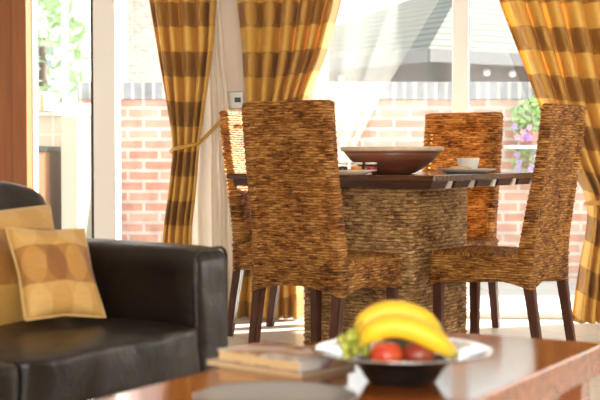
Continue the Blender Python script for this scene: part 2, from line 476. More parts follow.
p2 = at(466, 0, 5.95)
plate('side_plate', (p2.x, p2.y, TZ), .138, plain('grey_plate', (.60,.56,.50), .25), 'wide pale plate with a white cup and bread roll on the dining table')
cp = at(468, 0, 6.0)
cup = lathe('white_cup', [(.001, .002), (.030, .002), (.034, 0), (.037, .004), (.047, .048), (.0485, .052), (.044, .052), (.036, .012), (.001, .009)], M['porc'], None, 40)
cup.location = (cp.x, cp.y, TZ+.007); cup.scale = (1.1, 1.1, 1.2); tag(cup, 'small white porcelain cup standing on the right-hand plate', 'cup')
ro = at(459, 0, 5.90)
bm = bmesh.new(); bmesh.ops.create_icosphere(bm, subdivisions=4, radius=1)
for v in bm.verts:
    s = 1+.06*math.sin(v.co.x*9)+.03*math.sin(v.co.y*7+2)
    v.co = Vector((v.co.x*.056*s, v.co.y*.034*s, v.co.z*.014*s+.0135))
rl = bm_obj('bread_roll', bm, plain('bread', (.72,.44,.20), .6, noise=.2, nscale=60, bump=.3), None, True)
rl.location = (ro.x, ro.y, TZ+.0058); rl.rotation_euler = (0, 0, .1); tag(rl, 'golden bread roll lying on the right-hand plate in front of the cup', 'bread')

# ------------------------------------------------------------------ coffee table and what lies on it
KT = 29.6
KU = Vector((math.cos(R(KT)), -math.sin(R(KT)))); KV = Vector((math.sin(R(KT)), math.cos(R(KT))))
def kp(u, v): return KU*u+KV*v
KZ = .45
kc = kp((-1.428-.853)/2, (1.60+2.897)/2)
ct = empty('coffee_table', (kc.x, kc.y, 0), -R(KT)); tag(ct, 'polished red-brown wooden coffee table in the foreground', 'coffee table')
kx, ky = (1.428-.853)/2, (2.897-1.60)/2
box('tabletop', (-kx, -ky, KZ-.068), (kx, ky, KZ), M['coffeewood'], ct, .004)
box('apron', (-kx+.05, -ky+.05, KZ-.105), (kx-.05, ky-.05, KZ-.068), M['coffeewood'], ct, .003)
for sx in (-1, 1):
    for sy in (-1, 1):
        taper('leg', (sx*(kx-.06), sy*(ky-.06), KZ-.069), (sx*(kx-.06), sy*(ky-.06), 0), .07, .06, M['coffeewood'], ct)

fb = at(402, 0, 2.44); FX, FY = fb.x, fb.y
fr = empty('fruit_bowl', (FX, FY, KZ)); tag(fr, 'black fruit bowl with a wide polished silver rim on the coffee table', 'bowl')
lathe('bowl_body', [(.001, 0), (.058, 0), (.064, .003), (.080, .028), (.092, .041), (.120, .0478), (.158, .0574), (.169, .0602), (.169, .0612), (.158, .0588), (.120, .0494), (.086, .042), (.074, .030), (.056, .012), (.001, .010)], M['black'], fr, 56)
lathe('rim', [(.084, .0425), (.120, .0500), (.158, .0594), (.170, .0622), (.1712, .0632), (.169, .0640), (.156, .0612), (.118, .0520), (.084, .0450)], M['silver'], fr, 72, closed=True)
M['banana'] = None
t = NT('banana_skin'); nz = t.noise(t.coord('UV', (4, 1, 1)), 3, 3)
sp = t.n('ShaderNodeSeparateXYZ', Vector=t.n('ShaderNodeTexCoord').outputs['UV']).outputs[1]
endm = t.ramp(sp, [(0.0, (.10,.06,.01)), (.05, (.45,.42,.05)), (.16, (.88,.56,.02)), (.88, (.88,.54,.02)), (.965, (.50,.42,.06)), (1, (.06,.04,.01))])
sp2 = t.mix(t.math('MULTIPLY', t.math('GREATER_THAN', t.noise(t.coord('Object'), 130, 2), .70), .5), (1, 1, 1), (.55,.35,.1))
c = t.n('ShaderNodeMix', _data_type='RGBA', _blend_type='MULTIPLY'); c.inputs[0].default_value = 1
t.t.links.new(endm, c.inputs[6]); t.t.links.new(sp2, c.inputs[7])
M['banana'] = t.done(t.principled(Base__Color=c.outputs[2], Roughness=.42))
def banana(p0, p1, p2, p3, r, label):
    n = 40; m = 15; pts = []
    P_ = [Vector(p) for p in (p0, p1, p2, p3)]
    vs, fs, uvs = [], [], []
    for i in range(n+1):
        s = i/n
        c = P_[0]*(1-s)**3+P_[1]*3*s*(1-s)**2+P_[2]*3*s*s*(1-s)+P_[3]*s**3
        pts.append(c)
    prev = None
    for i, c in enumerate(pts):
        s = i/n; tg = (pts[min(i+1, n)]-pts[max(i-1, 0)]).normalized()
        a = Vector((0, 1, 0)) if prev is None else prev
        a = (a-tg*a.dot(tg)).normalized(); prev = a; b = tg.cross(a)
        rad = r*min(1, .30+.70*min(1, max(0, (s-.07))/.17)**.7)*min(1, .26+.74*min(1, (1-s)/.16)**.6)
        for k in range(m):
            an = 2*PI*k/m; q = 1+.055*math.cos(5*an)
            vs.append(c+(a*math.cos(an)+b*math.sin(an))*rad*q); uvs.append((k/m, s))
    for i in range(n):
        for k in range(m): fs.append((i*m+k, i*m+(k+1) % m, (i+1)*m+(k+1) % m, (i+1)*m+k))
    fs.append(tuple(reversed(range(m)))); fs.append(tuple(n*m+k for k in range(m)))
    o = mesh_obj('banana', vs, fs, M['banana'], None, True, uvs)
    return tag(o, label, 'banana', 'bananas in the fruit bowl')
YB = 2.44
banana(at(355, 348, YB+.01), at(364, 306, YB+.01), at(407, 300, YB+.02), at(442, 336, YB+.02), .0215, 'upper ripe yellow banana arching over the fruit bowl')
banana(at(359, 350, YB-.03), at(376, 318, YB-.045), at(412, 320, YB-.055), at(458, 358, YB-.045), .0205, 'lower ripe yellow banana lying in front of the other one')
def apple(p, r, col, lab):
    prof = []
    for i in range(19):
        a = -PI/2+PI*i/18; rr = math.cos(a); z = math.sin(a)
        prof.append((max(.0006, r*rr*(1+.06*z)), r*(.93*z-.18*math.exp(-(rr/.28)**2)*(1 if z > 0 else -.6))))
    e = empty('red_apple', p); tag(e, lab, 'fruit', 'red fruit in the bowl')
    t = NT('red_fruit_skin'); nz = t.noise(t.coord('Object', (9, 9, 30)), 3, 4)
    mm = t.done(t.principled(Base__Color=t.ramp(nz, [(.35, col), (.75, (col[0]*1.3, col[1]*4+.05, col[2]*1.5))]), Roughness=.22))
    lathe('flesh', prof, mm, e, 28)
    tube('stem', [(0, 0, r*.72), (.002, 0, r*.95), (.006, .001, r*1.15)], .0016, M['legwood'], e, 6)
a1 = at(387, 352, 2.395); apple((a1.x, a1.y, KZ+.055), .031, (.45,.02,.015), 'bright red fruit under the bananas, left of the darker one')
a2 = at(419, 352, 2.405); apple((a2.x, a2.y, KZ+.055), .031, (.22,.012,.015), 'dark red fruit under the bananas, right of the brighter one')
a3 = at(398, 345, 2.478); apple((a3.x, a3.y, KZ+.060), .033, (.05,.02,.02), 'dark plum coloured fruit under the bananas, behind the two red ones')
gb = at(358, 340, 2.43)
gr = empty('grape_bunch', (gb.x, gb.y, KZ+.05)); tag(gr, 'bunch of green grapes at the left side of the fruit bowl', 'grapes')
gm = plain('green_grape', (.36,.40,.05), .2, noise=.25, nscale=30, coat=.3)
gme = None
for i in range(16):
    a = RNG.uniform(0, 2*PI); rr = RNG.uniform(0, .026)
    pos = (rr*math.cos(a)-.006, rr*math.sin(a), .010+.034*(i/15)-.4*rr)
    if gme is None:
        bm = bmesh.new(); bmesh.ops.create_icosphere(bm, subdivisions=3, radius=.0095)
        o = bm_obj('grape', bm, gm, gr, True); gme = o
    else:
        o = gme.copy(); link(o, gr)
    o.location = pos; o.scale = (1, 1, 1.12)
tube('stalk', [(0, 0, .02), (-.004, .002, .05), (.010, .004, .066)], .0022, plain('green_stalk', (.25,.28,.05), .5), gr, 6)

def book(name, c, w, d, h, rot, cover, pages, label, lift):
    e = empty(name, (c.x, c.y, KZ+lift), rot); tag(e, label, 'book', 'books on the coffee table')
    bm = bmesh.new(); add_box(bm, (-w/2+.004, -d/2+.002, .003), (w/2-.003, d/2-.004, h-.003)); bm_obj('page_block', bm, pages, e)
    bm = bmesh.new(); add_box(bm, (-w/2, -d/2, 0), (w/2, d/2, .003), .0008); add_box(bm, (-w/2, -d/2, h-.003), (w/2, d/2, h), .0008)
    add_box(bm, (w/2-.003, -d/2, .0), (w/2, d/2, h), .0008)
    bm_obj('cover', bm, cover, e); return e
pages = plain('book_pages', (.66,.48,.25), .8, noise=.15, nscale=60)
t = NT('upper_book_cover'); v = t.coord('Object', (14, 14, 14))
cv = t.ramp(t.noise(v, .8, 2), [(.38, (.62,.58,.54)), (.5, (.55,.30,.16)), (.56, (.20,.10,.12)), (.64, (.66,.62,.58))])
cov1 = t.done(t.principled(Base__Color=cv, Roughness=.25))
cov2 = plain('lower_book_cover', (.55,.42,.27), .5, noise=.1, nscale=15)
book('paperback_book', Vector((-.040, 2.620, 0)), .255, .165, .010, -R(40), cov2, pages, 'thin buff book at the bottom of the small stack on the coffee table', 0)
book('paperback_book', Vector((-.036, 2.605, 0)), .230, .140, .023, -R(43), cov1, pages, 'paperback with a glossy pictured cover, top of the stack on the coffee table', .0105)
gp = at(275, 0, 2.19)
plate('round_tray', (gp.x, gp.y, KZ), .138, plain('pale_grey_tray', (.27,.26,.25), .16), 'round grey tray at the near edge of the coffee table before the books')

# ------------------------------------------------------------------ sofa
ST = 31.0
SU = Vector((math.cos(R(ST)), -math.sin(R(ST)))); SV = Vector((math.sin(R(ST)), math.cos(R(ST))))
F0 = Vector((-.277, 3.488))
sofa = empty('leather_sofa', (F0.x, F0.y, 0), -R(ST))       # local x = towards the sofa's front, local y = along the seats
tag(sofa, 'dark brown leather two seat sofa with a square arm, left foreground', 'sofa')
def soft(name, lo, hi, bev, mat, parent, puff=0.0, crown=0.0, sub=2, wr=0.0, seed=0):
    bm = bmesh.new(); add_box(bm, lo, hi, 0)
    bmesh.ops.subdivide_edges(bm, edges=list(bm.edges), cuts=15, use_grid_fill=True)
    lo, hi = Vector(lo), Vector(hi); c = (lo+hi)/2; hs = (hi-lo)/2
    from mathutils import noise as mn
    for v in bm.verts:
        n = [(v.co[i]-c[i])/hs[i] for i in range(3)]
        # rounded box
        q = Vector([max(-(hs[i]-bev), min(hs[i]-bev, v.co[i]-c[i])) for i in range(3)])
        d = (v.co-c)-q
        if d.length > 1e-9: v.co = c+q+d.normalized()*bev
        if puff:
            for i in range(3):
                if abs(n[i]) > .999:
                    k = [j for j in range(3) if j != i]
                    v.co[i] += math.copysign(puff, n[i])*(1-n[k[0]]**2)*(1-n[k[1]]**2)
        if crown and n[2] > .5: v.co.z += crown*(1-n[0]**2)*(1-n[1]**2)
        if wr:
            if n[0] > .6: v.co.x += .9*wr*(mn.noise(Vector((v.co.y*13+seed, v.co.z*3, 0)))+.5*mn.noise(Vector((v.co.y*29+seed, v.co.z*5, 4))))
            v.co += Vector((mn.noise(v.co*9+Vector((seed, 0, 0))), mn.noise(v.co*9+Vector((0, seed, 3))), mn.noise(Vector((v.co.x*5, v.co.y*16, v.co.z*5+seed)))))*wr
    o = bm_obj(name, bm, mat, parent, True)
    md = o.modifiers.new('smooth', 'SUBSURF'); md.levels = 1; md.render_levels = 1
    return o
L = M['leather']
box('base', (-.86, -1.44, .07), (-.01, .12, .30), L, sofa, .02)
soft('arm', (-.88, .0, .06), (0.0, .165, .62), .030, L, sofa, .004, .006, wr=.004, seed=2)
soft('arm', (-.88, -1.485, .06), (0.0, -1.32, .62), .030, L, sofa, .004, .006, wr=.004, seed=4)
soft('back_frame', (-.88, -1.32, .28), (-.69, 0, .66), .03, L, sofa, .004)
for k, (a, b) in enumerate(((-.70, -.004), (-1.316, -.704))):
    soft('seat_cushion', (-.70, a, .285), (.035, b, .424), .022, L, sofa, .004, .012, wr=.010, seed=11+k)
    soft('back_cushion', (-.70, a+.01, .40), (-.49, b+.0, .775), .055, L, sofa, .02, .02, wr=.012, seed=21+k)
# piping along the front face of the visible arm
def rect_loop(x, y0, y1, z0, z1, r):
    pts = []
    for cx, cz, a0 in ((y1-r, z1-r, 0), (y0+r, z1-r, PI/2)):
        for i in range(7): a = a0+PI/2*i/6; pts.append((x, cx+r*math.cos(a), cz+r*math.sin(a)))
    return [(x, y1, z0)]+pts+[(x, y0, z0)]
tube('piping', rect_loop(-.012, .006, .159, .08, .618, .03), .0045, L, sofa, 8)
for x, y in ((-.07, .08), (-.07, -1.40), (-.80, .08), (-.80, -1.40)):
    taper('leg', (x, y, .075), (x, y, 0), .05, .04, M['legwood'], sofa)

def pillow(name, w, h, tk, mat, label, group, loc, xdir, lean, roll=0):
    n = 30; vs, fs, uvs = [], [], []
    for side in (1, -1):
        for j in range(n+1):
            for i in range(n+1):
                a, b = 2*i/n-1, 2*j/n-1
                k = (1-abs(a)**2.4)*(1-abs(b)**2.4)
                z = side*tk/2*max(0, k)**.55
                x = a*w/2*(1-.07*(1-abs(b))*abs(a)**3*1.2); y = b*h/2*(1-.07*(1-abs(a))*abs(b)**3*1.2)
                z += .004*math.sin(a*7+b*5)*k+side*.003*math.sin(b*13+a*3)*k
                vs.append((x, z, y)); uvs.append((x+.5, y+.5))
    m = (n+1)**2
    for s in range(2):
        for j in range(n):
            for i in range(n):
                q = [s*m+j*(n+1)+i, s*m+j*(n+1)+i+1, s*m+(j+1)*(n+1)+i+1, s*m+(j+1)*(n+1)+i]
                fs.append(tuple(q if s else q[::-1]))
    root = empty(name, loc)
    xd = Vector((xdir[0], xdir[1], 0)).normalized(); up = Vector((0, 0, 1)); yd = up.cross(xd)
    zd = (up*math.cos(lean)+yd*math.sin(lean)).normalized(); yd2 = zd.cross(xd)
    m4 = Matrix((xd, yd2, zd)).transposed() @ Matrix.Rotation(roll, 3, 'Y')
    root.rotation_euler = m4.to_euler()
    o = mesh_obj('cover', vs, fs, mat, root, True, uvs)
    bm = bmesh.new(); bm.from_mesh(o.data); bmesh.ops.remove_doubles(bm, verts=bm.verts, dist=1e-5); bm.to_mesh(o.data); bm.free()
    # piped edge
    pts = []
    for (a0, b0, a1, b1) in ((-1,-1,1,-1), (1,-1,1,1), (1,1,-1,1), (-1,1,-1,-1)):
        for i in range(12):
            a = a0+(a1-a0)*i/12; b = b0+(b1-b0)*i/12
            pts.append((a*w/2*(1-.07*(1-abs(b))*abs(a)**3*1.2), 0, b*h/2*(1-.07*(1-abs(a))*abs(b)**3*1.2)))
    pts.append(pts[0])
    tube('piping', pts, .0035, plain('pillow_piping', (.60,.40,.15), .7), root, 6)
    return tag(root, label, 'cushion', group)
pillow('throw_pillow', .44, .35, .12, M['cushion2'], 'larger gold patterned throw pillow against the sofa back', 'gold pillows on the sofa',
       (-.775, 3.46, .568), (.515, .857), R(18), R(1))
pillow('throw_pillow', .225, .262, .09, M['cushion'], 'smaller gold throw pillow with a brown leaf band, leaning on the larger one', 'gold pillows on the sofa',
       (-.634, 3.385, .568), (.78, .62), R(31), R(3))

# ------------------------------------------------------------------ room
PH = R(5); W0 = Vector((0, 7.02))
WD = Vector((math.cos(PH), -math.sin(PH))); WN = Vector((math.sin(PH), math.cos(PH)))
def wxf(co):
    p = W0+WD*co[0]+WN*co[1]; return (p.x, p.y, co[2])
def s_of(px, t=0.0):
    k = (px-300)/FP; bx, by = W0.x+WN.x*t, W0.y+WN.y*t
    return (k*by-bx)/(WD.x-k*WD.y)
HT = 2.45; WT = 2.15
sA, sB = s_of(31), s_of(95)       # glazed side panel
sC, sD = s_of(117), s_of(212)     # open patio door
sE = s_of(312); sF = s_of(690)    # wide window
XL, XR, YB0 = -2.7, 3.1, -2.2
sL, sR = XL-.3, XR+.3
bm = bmesh.new()
for (a, b, z0, z1) in ((sL, sA, 0, HT), (sD, sE, 0, HT), (sF, sR, 0, HT), (sA, sD, WT, HT), (sE, sF, WT, HT)):
    add_box(bm, (a, 0, z0), (b, .14, z1), 0, wxf)
struct(bm_obj('wall_window', bm, M['wall']))
struct(box('wall_left', (XL-.12, YB0, 0), (XL, 7.25, HT), M['wall']))
bm = bmesh.new()
for (a, b, z0, z1) in ((YB0, 3.9, 0, HT), (5.8, 7.0, 0, HT), (3.9, 5.8, 0, .3), (3.9, 5.8, 1.5, HT)):
    add_box(bm, (XR, a, z0), (XR+.12, b, z1))
struct(bm_obj('wall_right', bm, M['wall']))
bm = bmesh.new()
for (a, b, z0, z1) in ((XL, -1.6, 0, HT), (1.8, XR, 0, HT), (-1.6, 1.8, 0, .5), (-1.6, 1.8, 2.2, HT)):
    add_box(bm, (a, YB0-.12, z0), (b, YB0, z1))
struct(bm_obj('wall_rear', bm, M['wall']))
struct(box('floor', (XL, YB0, -.1), (XR, 7.32, 0), M['floor']))
struct(box('ceiling', (XL-.1, YB0-.1, HT), (XR+.1, 7.3, HT+.1), M['ceil']))
# unseen windows behind the camera and in the right wall, added for fill light
def frame_xz(bm, a, b, z0, z1, w, t0, t1, xf):
    for q in (((a, t0, z0), (a+w, t1, z1)), ((b-w, t0, z0), (b, t1, z1)), ((a+w, t0, z0), (b-w, t1, z0+w)), ((a+w, t0, z1-w), (b-w, t1, z1))):
        add_box(bm, q[0], q[1], .004, xf)
bm = bmesh.new(); frame_xz(bm, -1.6, 1.8, .5, 2.2, .06, YB0-.10, YB0-.03, None); add_box(bm, (.07, YB0-.1, .5), (.13, YB0-.03, 2.2))
struct(bm_obj('window_3', bm, M['upvc']))
bm = bmesh.new(); frame_xz(bm, 3.9, 5.8, .3, 1.5, .06, -.09, -.02, lambda c: (XR+.12+c[1], c[0], c[2]))
w4 = struct(bm_obj('window_4', bm, M['upvc']))
box('blind', (XR+.045, 3.95, .35), (XR+.049, 5.75, 1.46), sheer('cream_blind', 1.0, (.42,.38,.32)), w4)  # unseen blind added to keep the sun off the sofa and floor
# glazed side panel (door_1), white post, open patio door frame
bm = bmesh.new()
add_box(bm, (sB, -.03, 0), (sC, .10, WT), .004, wxf)
add_box(bm, (sA, .02, 0), (sB, .08, .05), .003, wxf); add_box(bm, (sA, .02, WT-.06), (sB, .08, WT), .003, wxf)
add_box(bm, (sA, .02, .05), (sA+.012, .08, WT-.06), .003, wxf)
add_box(bm, (sC, .0, 0), (sD, .10, .03), .003, wxf); add_box(bm, (sC, .0, WT-.06), (sD, .10, WT), .003, wxf)
add_box(bm, (sD-.06, .0, .03), (sD, .10, WT-.06), .003, wxf)
d1 = struct(bm_obj('door_1', bm, M['upvc']))
box('gasket', (sB-.016, -.02, .05), (sB, .03, WT-.06), M['rocker'], d1, .002, wxf)
box('gasket', (sC, .045, .03), (sC+.008, .06, WT-.06), M['gasket'], d1, .002, wxf)
box('glass', (sA+.012, .045, .05), (sB, .051, WT-.06), M['glass'], d1, 0, wxf)
# wide window
sM0, sM1 = s_of(452), s_of(468)
bm = bmesh.new()
add_box(bm, (sE, .0, .035), (s_of(326), .09, WT), .004, wxf)
add_box(bm, (sE, -.02, 0), (sF, .10, .035), .004, wxf)
add_box(bm, (sE, .0, WT-.06), (sF, .09, WT), .004, wxf)
add_box(bm, (sM0, -.01, .035), (sM1, .09, WT-.06), .004, wxf)
add_box(bm, (sF-.06, .0, .035), (sF, .09, WT-.06), .004, wxf)
w1 = struct(bm_obj('window_1', bm, M['upvc']))
for a in (s_of(326), sM1):
    box('gasket', (a, .03, .035), (a+.010, .05, WT-.06), M['gasket'], w1, .002, wxf)
box('glass', (s_of(326), .045, .035), (sM0, .051, WT-.06), M['glass'], w1, 0, wxf)
box('glass', (sM1, .045, .035), (sF-.06, .051, WT-.06), M['glass'], w1, 0, wxf)
# oak casing at the far left
bm = bmesh.new()
add_box(bm, (s_of(-30), -.05, 0), (s_of(16.5), .0, WT+.1), .004, wxf)
add_box(bm, (s_of(16.5), -.075, 0), (s_of(31.3), .02, WT+.1), .005, wxf)
struct(bm_obj('trim_1', bm, M['post']))
bm = bmesh.new(); add_box(bm, (sD, -.014, 0), (sE-.01, 0, .09), .003, wxf); struct(bm_obj('baseboard_window', bm, M['upvc']))

# light switch on the wall between the curtains
sw = empty('light_switch', wxf((s_of(236), 0, 0))); sw.location.z = at(0, 100, 7.02).z; sw.rotation_euler = (0, 0, -PH)
tag(sw, 'square grey metal light switch with a dark rocker on the wall between the curtains', 'switch')
box('face_plate', (-.043, -.009, -.045), (.043, 0, .045), M['switch'], sw, .003)
box('rocker', (-.006, -.014, -.012), (.028, -.008, .014), M['rocker'], sw, .002)

# ------------------------------------------------------------------ curtains
def curtain(name, rows, t, folds, amp, mat, wfab, ph=0.0, nu=150, nv=130, top=2.12, seed=1, sharp=.35, voff=0.0):
    """rows: (pixel row in the photo's frame -> left and right pixel) measured at the curtain's own distance"""
    Yc = 7.02+t
    zs = [at(0, r[0], Yc).z for r in rows]
    sl = [s_of(r[1], t) for r in rows]; sr = [s_of(r[2], t) for r in rows]
    z = np.linspace(top, .012, nv)
    o = np.argsort(zs); zs_ = np.array(zs)[o]; a = np.interp(z, zs_, np.array(sl)[o]); b = np.interp(z, zs_, np.array(sr)[o])
    ker = np.ones(9)/9
    a = np.convolve(np.pad(a, 4, mode='edge'), ker, 'valid'); b = np.convolve(np.pad(b, 4, mode='edge'), ker, 'valid')
    u = np.linspace(0, 1, nu); rs = np.random.default_rng(seed)
    offs = np.cumsum(rs.uniform(.65, 1.35, folds)); offs = np.concatenate([[0], offs/offs[-1]])
    phs = np.interp(u, offs, np.arange(folds+1))*2*PI
    ampu = np.interp(u, np.linspace(0, 1, folds+1), rs.uniform(.6, 1.2, folds+1))
    w = (b-a)[:, None]
    wav = np.sin(phs[None, :]+ph+.5*np.sin(2.2*z[:, None]+3*u[None, :]))
    x2 = np.cos(phs[None, :]+ph)*sharp/folds*.16
    S = a[:, None]+w*np.clip(u[None, :]+x2*np.sin(PI*u)[None, :], 0, 1)
    T = t+amp*ampu[None, :]*wav+.004*np.sin(9*z[:, None]+20*u[None, :])
    X = W0.x+WD.x*S+WN.x*T; Y = W0.y+WD.y*S+WN.y*T; Zg = np.repeat(z[:, None], nu, 1)
    P = np.stack([X, Y, Zg], 2)
    mid = np.stack([W0.x+WD.x*(a[:, None]+w*u[None, :]), Zg], 2)
    dl = np.linalg.norm(np.diff(mid, axis=0), axis=2); V = np.concatenate([np.zeros((1, nu)), np.cumsum(dl, 0)], 0)
    UVm = np.stack([np.repeat(u[None, :]*wfab, nv, 0), V+voff], 2)
    ob = grid_mesh(name, P, UVm, np.zeros((nv, nu)), mat, None)
    md = ob.modifiers.new('thick', 'SOLIDIFY'); md.thickness = .004
    return ob
CG = 'gold and brown patterned curtains'
cl = curtain('curtain', [(-90, 140, 226), (0, 150, 216), (50, 158, 213), (100, 166, 206), (150, 173, 199), (190, 168, 196), (235, 162, 191), (330, 157, 196)],
             -.16, 5, .055, M['curtain'], .85, 0, seed=3, voff=.204)
tag(cl, 'gold and brown patterned curtain at the patio door, left of the three', 'curtain', CG)
cm = curtain('curtain', [(-90, 228, 366), (0, 236, 341), (50, 241, 327), (100, 245, 306), (150, 248, 291), (200, 242, 296), (270, 234, 301), (330, 229, 303)],
             -.17, 6, .062, M['curtain'], 1.2, 1.5, seed=5, voff=.200)
tag(cm, 'gold and brown patterned curtain between door and window, behind the nearest chair', 'curtain', CG)
cr = curtain('curtain', [(-90, 470, 640), (0, 497, 645), (50, 517, 648), (100, 537, 652), (150, 562, 655), (200, 590, 650), (230, 588, 652), (265, 581, 656), (300, 576, 660), (340, 570, 665)],
             -.24, 7, .060, M['curtain'], 1.5, .6, seed=9, voff=.035)
tag(cr, 'gold and brown patterned curtain at the right edge, behind the right-hand chair', 'curtain', CG)
ln = curtain('voile_curtain', [(-90, 203, 216), (0, 200, 219), (50, 196, 223), (100, 192, 228), (150, 190, 232), (235, 186, 237), (330, 182, 242)],
             -.09, 5, .014, M['lining'], .5, .3, seed=12)
tag(ln, 'plain cream inner curtain hanging beside the left patterned curtain', 'curtain')
vo = curtain('voile_curtain', [(-90, 300, 505), (0, 305, 440), (50, 306, 409), (100, 308, 379), (150, 309, 354), (200, 308, 345), (330, 306, 360)],
             -.06, 4, .004, M['voile'], 1.2, 0, seed=15)
tag(vo, 'sheer white voile drawn back to the left across the wide window', 'curtain')

def tie(name, pts, r, label):
    o = tube(name, pts, r, M['rope'], None, 10); return tag(o, label, 'tieback', 'rope tiebacks')
def ring(px0, px1, py, t, d, n=20, drop=0):
    s0, s1 = s_of(px0, t), s_of(px1, t); z = at(0, py, 7.02+t).z; pts = []
    for i in range(n+1):
        a = PI+PI*i/n*1.0
        s = (s0+s1)/2+(s1-s0)/2*math.cos(a); tt = t+d*math.sin(a)
        pts.append(wxf((s, tt, z+drop*(i/n))))
    return pts
hk = Vector(wxf((s_of(223, -.13), -.13, at(0, 119, 6.89).z)))
pr = ring(171, 201, 152, -.16, .075, drop=.055)
tie('curtain_tieback', pr+[Vector(pr[-1]).lerp(hk, k) for k in (.35, .7, 1)], .010, 'gold rope tieback holding the left curtain to the wall')
pr = ring(586, 652, 203, -.24, .09, drop=.03)
tie('curtain_tieback', pr, .013, 'gold rope tieback around the right curtain')

# ------------------------------------------------------------------ kitchen corner seen through the glazed side panel
KY = 8.75
def kx_(px, Y): return (px-300)/FP*Y
kb = struct(box('wall_kitchen', (-3.2, KY, 0), (kx_(96, KY), KY+.12, at(0, 116, KY).z), tile('kitchen_wall_tile', (.62,.55,.45), (.68,.60,.50), (.78,.74,.68), .33, .25, .006, (PI/2, 0, 0), .35), None))
bm = bmesh.new(); zs0 = at(0, 116, KY).z
add_box(bm, (-3.2, KY-.03, zs0), (kx_(96, KY), KY+.14, zs0+.03), .004)
add_box(bm, (-3.2, KY+.02, zs0+.03), (kx_(96, KY), KY+.09, zs0+.085), .004)
for px in (30, 62, 92):
    add_box(bm, (kx_(px, KY), KY+.022, zs0+.0852), (kx_(px+4.5, KY), KY+.09, 2.3), .004)
wk = struct(bm_obj('window_2', bm, M['upvc']))
for px in (34.5, 66.5): box('gasket', (kx_(px, KY), KY+.02, zs0+.085), (kx_(px+1.5, KY), KY+.05, 2.3), M['gasket'], wk)
box('glass', (kx_(34.5, KY), KY+.05, zs0+.085), (kx_(62, KY), KY+.055, 2.3), M['glass'], wk)
box('glass', (kx_(66.5, KY), KY+.05, zs0+.085), (kx_(92, KY), KY+.055, 2.3), M['glass'], wk)
struct(box('floor_kitchen', (-3.2, 7.3, -.1), (kx_(96, KY), KY, 0), M['paving']))
wx = kx_(49, 8.2)
wt = box('kitchen_worktop', (-3.2, 8.14, .885), (wx, KY-.002, .92), plain('dark_green_stone', (.035,.05,.04), .2, noise=.3, nscale=80), None, .006)
tag(wt, 'dark green stone kitchen worktop behind the glazed panel', 'worktop')
cb = empty('kitchen_cabinet', (wx-.3, 8.4, 0)); tag(cb, 'wooden kitchen base cabinet with a steel bow handle, under the dark worktop', 'cabinet')
cw = wood('cabinet_wood', (.36,.17,.09), (.48,.25,.14), .4, (16, 16, 1.2))
box('body', (-.30, -.235, .0), (.285, .345, .884), cw, cb, .003)
dd = box('door', (-.20, -.258, .12), (.280, -.236, .87), cw, cb, .004)
hp = []
for i in range(13):
    a = PI*i/12; hp.append((.165, -.262-.032*math.sin(a), .68+.12*(1-math.cos(a))/2-.0))
h_ = tube('handle', hp, .006, M['chrome'], dd, 8)
bb = empty('bread_bin', (kx_(46, KY), KY-.005, zs0+.03)); tag(bb, 'white lidded tin with a tan band on the kitchen window sill', 'tin')
bb.location.y = KY-.06
bx0 = kx_(58, KY-.06)-kx_(46, KY-.06)
lathe('body', [(.001, 0), (bx0, 0), (bx0+.002, .004), (bx0+.002, .105), (.001, .106)], M['porc'], bb, 40)
lathe('lid', [(.001, .1065), (bx0+.005, .1065), (bx0+.005, .118), (bx0-.01, .124), (.001, .125)], M['porc'], bb, 40)
box('band', (-.008, -bx0-.007, .002), (.016, -bx0+.002, .105), plain('tan_band', (.55,.33,.18), .5), bb, .001)
fzx = kx_(68, 8.5)
fz = empty('white_appliance', (fzx, 8.4, 0)); tag(fz, 'tall narrow white kitchen appliance below the sill, right of the wooden cabinet', 'appliance')
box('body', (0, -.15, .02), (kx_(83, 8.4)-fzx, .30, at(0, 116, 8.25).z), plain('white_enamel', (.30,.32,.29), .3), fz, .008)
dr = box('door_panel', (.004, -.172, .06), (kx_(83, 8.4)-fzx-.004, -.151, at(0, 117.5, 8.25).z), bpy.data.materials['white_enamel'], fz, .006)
box('plinth', (.01, -.13, 0), (kx_(83, 8.4)-fzx-.01, .28, .02), M['rocker'], fz)

# ------------------------------------------------------------------ garden
struct(box('ground', (-30, 7.05, -.16), (30, 60, -.10), M['paving'])); 
struct(box('patio', (kx_(96, KY)+.01, 7.32, -.11), (6, 9.35, -.02), M['paving']))
gw = box('garden_wall', (-1.6, 9.42, -.1), (7, 9.64, 1.26), M['brick'], None, .004)
tag(gw, 'red brick garden wall across the patio', 'wall')
box('coping', (-1.6, 9.40, 1.26), (7, 9.66, 1.385), M['soldier'], gw, .006)
def leafy(name, c, rad, n, size, mat, parent=None, seed=0):
    r = np.random.default_rng(seed); vs, fs = [], []
    for i in range(n):
        d = r.normal(size=3); d /= np.linalg.norm(d); k = r.uniform(.45, 1)**.6
        p = Vector((c[0]+d[0]*rad[0]*k, c[1]+d[1]*rad[1]*k, c[2]+d[2]*rad[2]*k))
        a = Vector(r.normal(size=3)).normalized(); b = a.cross(Vector(r.normal(size=3))).normalized(); nn = a.cross(b)
        s = size*r.uniform(.6, 1.3); q = len(vs)
        vs += [p-a*s, p-b*s*.45+nn*s*.1, p+a*s, p+b*s*.45+nn*s*.1]; fs.append((q, q+1, q+2, q+3))
    return mesh_obj(name, vs, fs, mat, parent, False)
leafm = plain('leaf_green', (.36,.50,.27), .5, noise=.4, nscale=6)
leafp = plain('leaf_bright', (.34,.54,.20), .5, noise=.4, nscale=12)
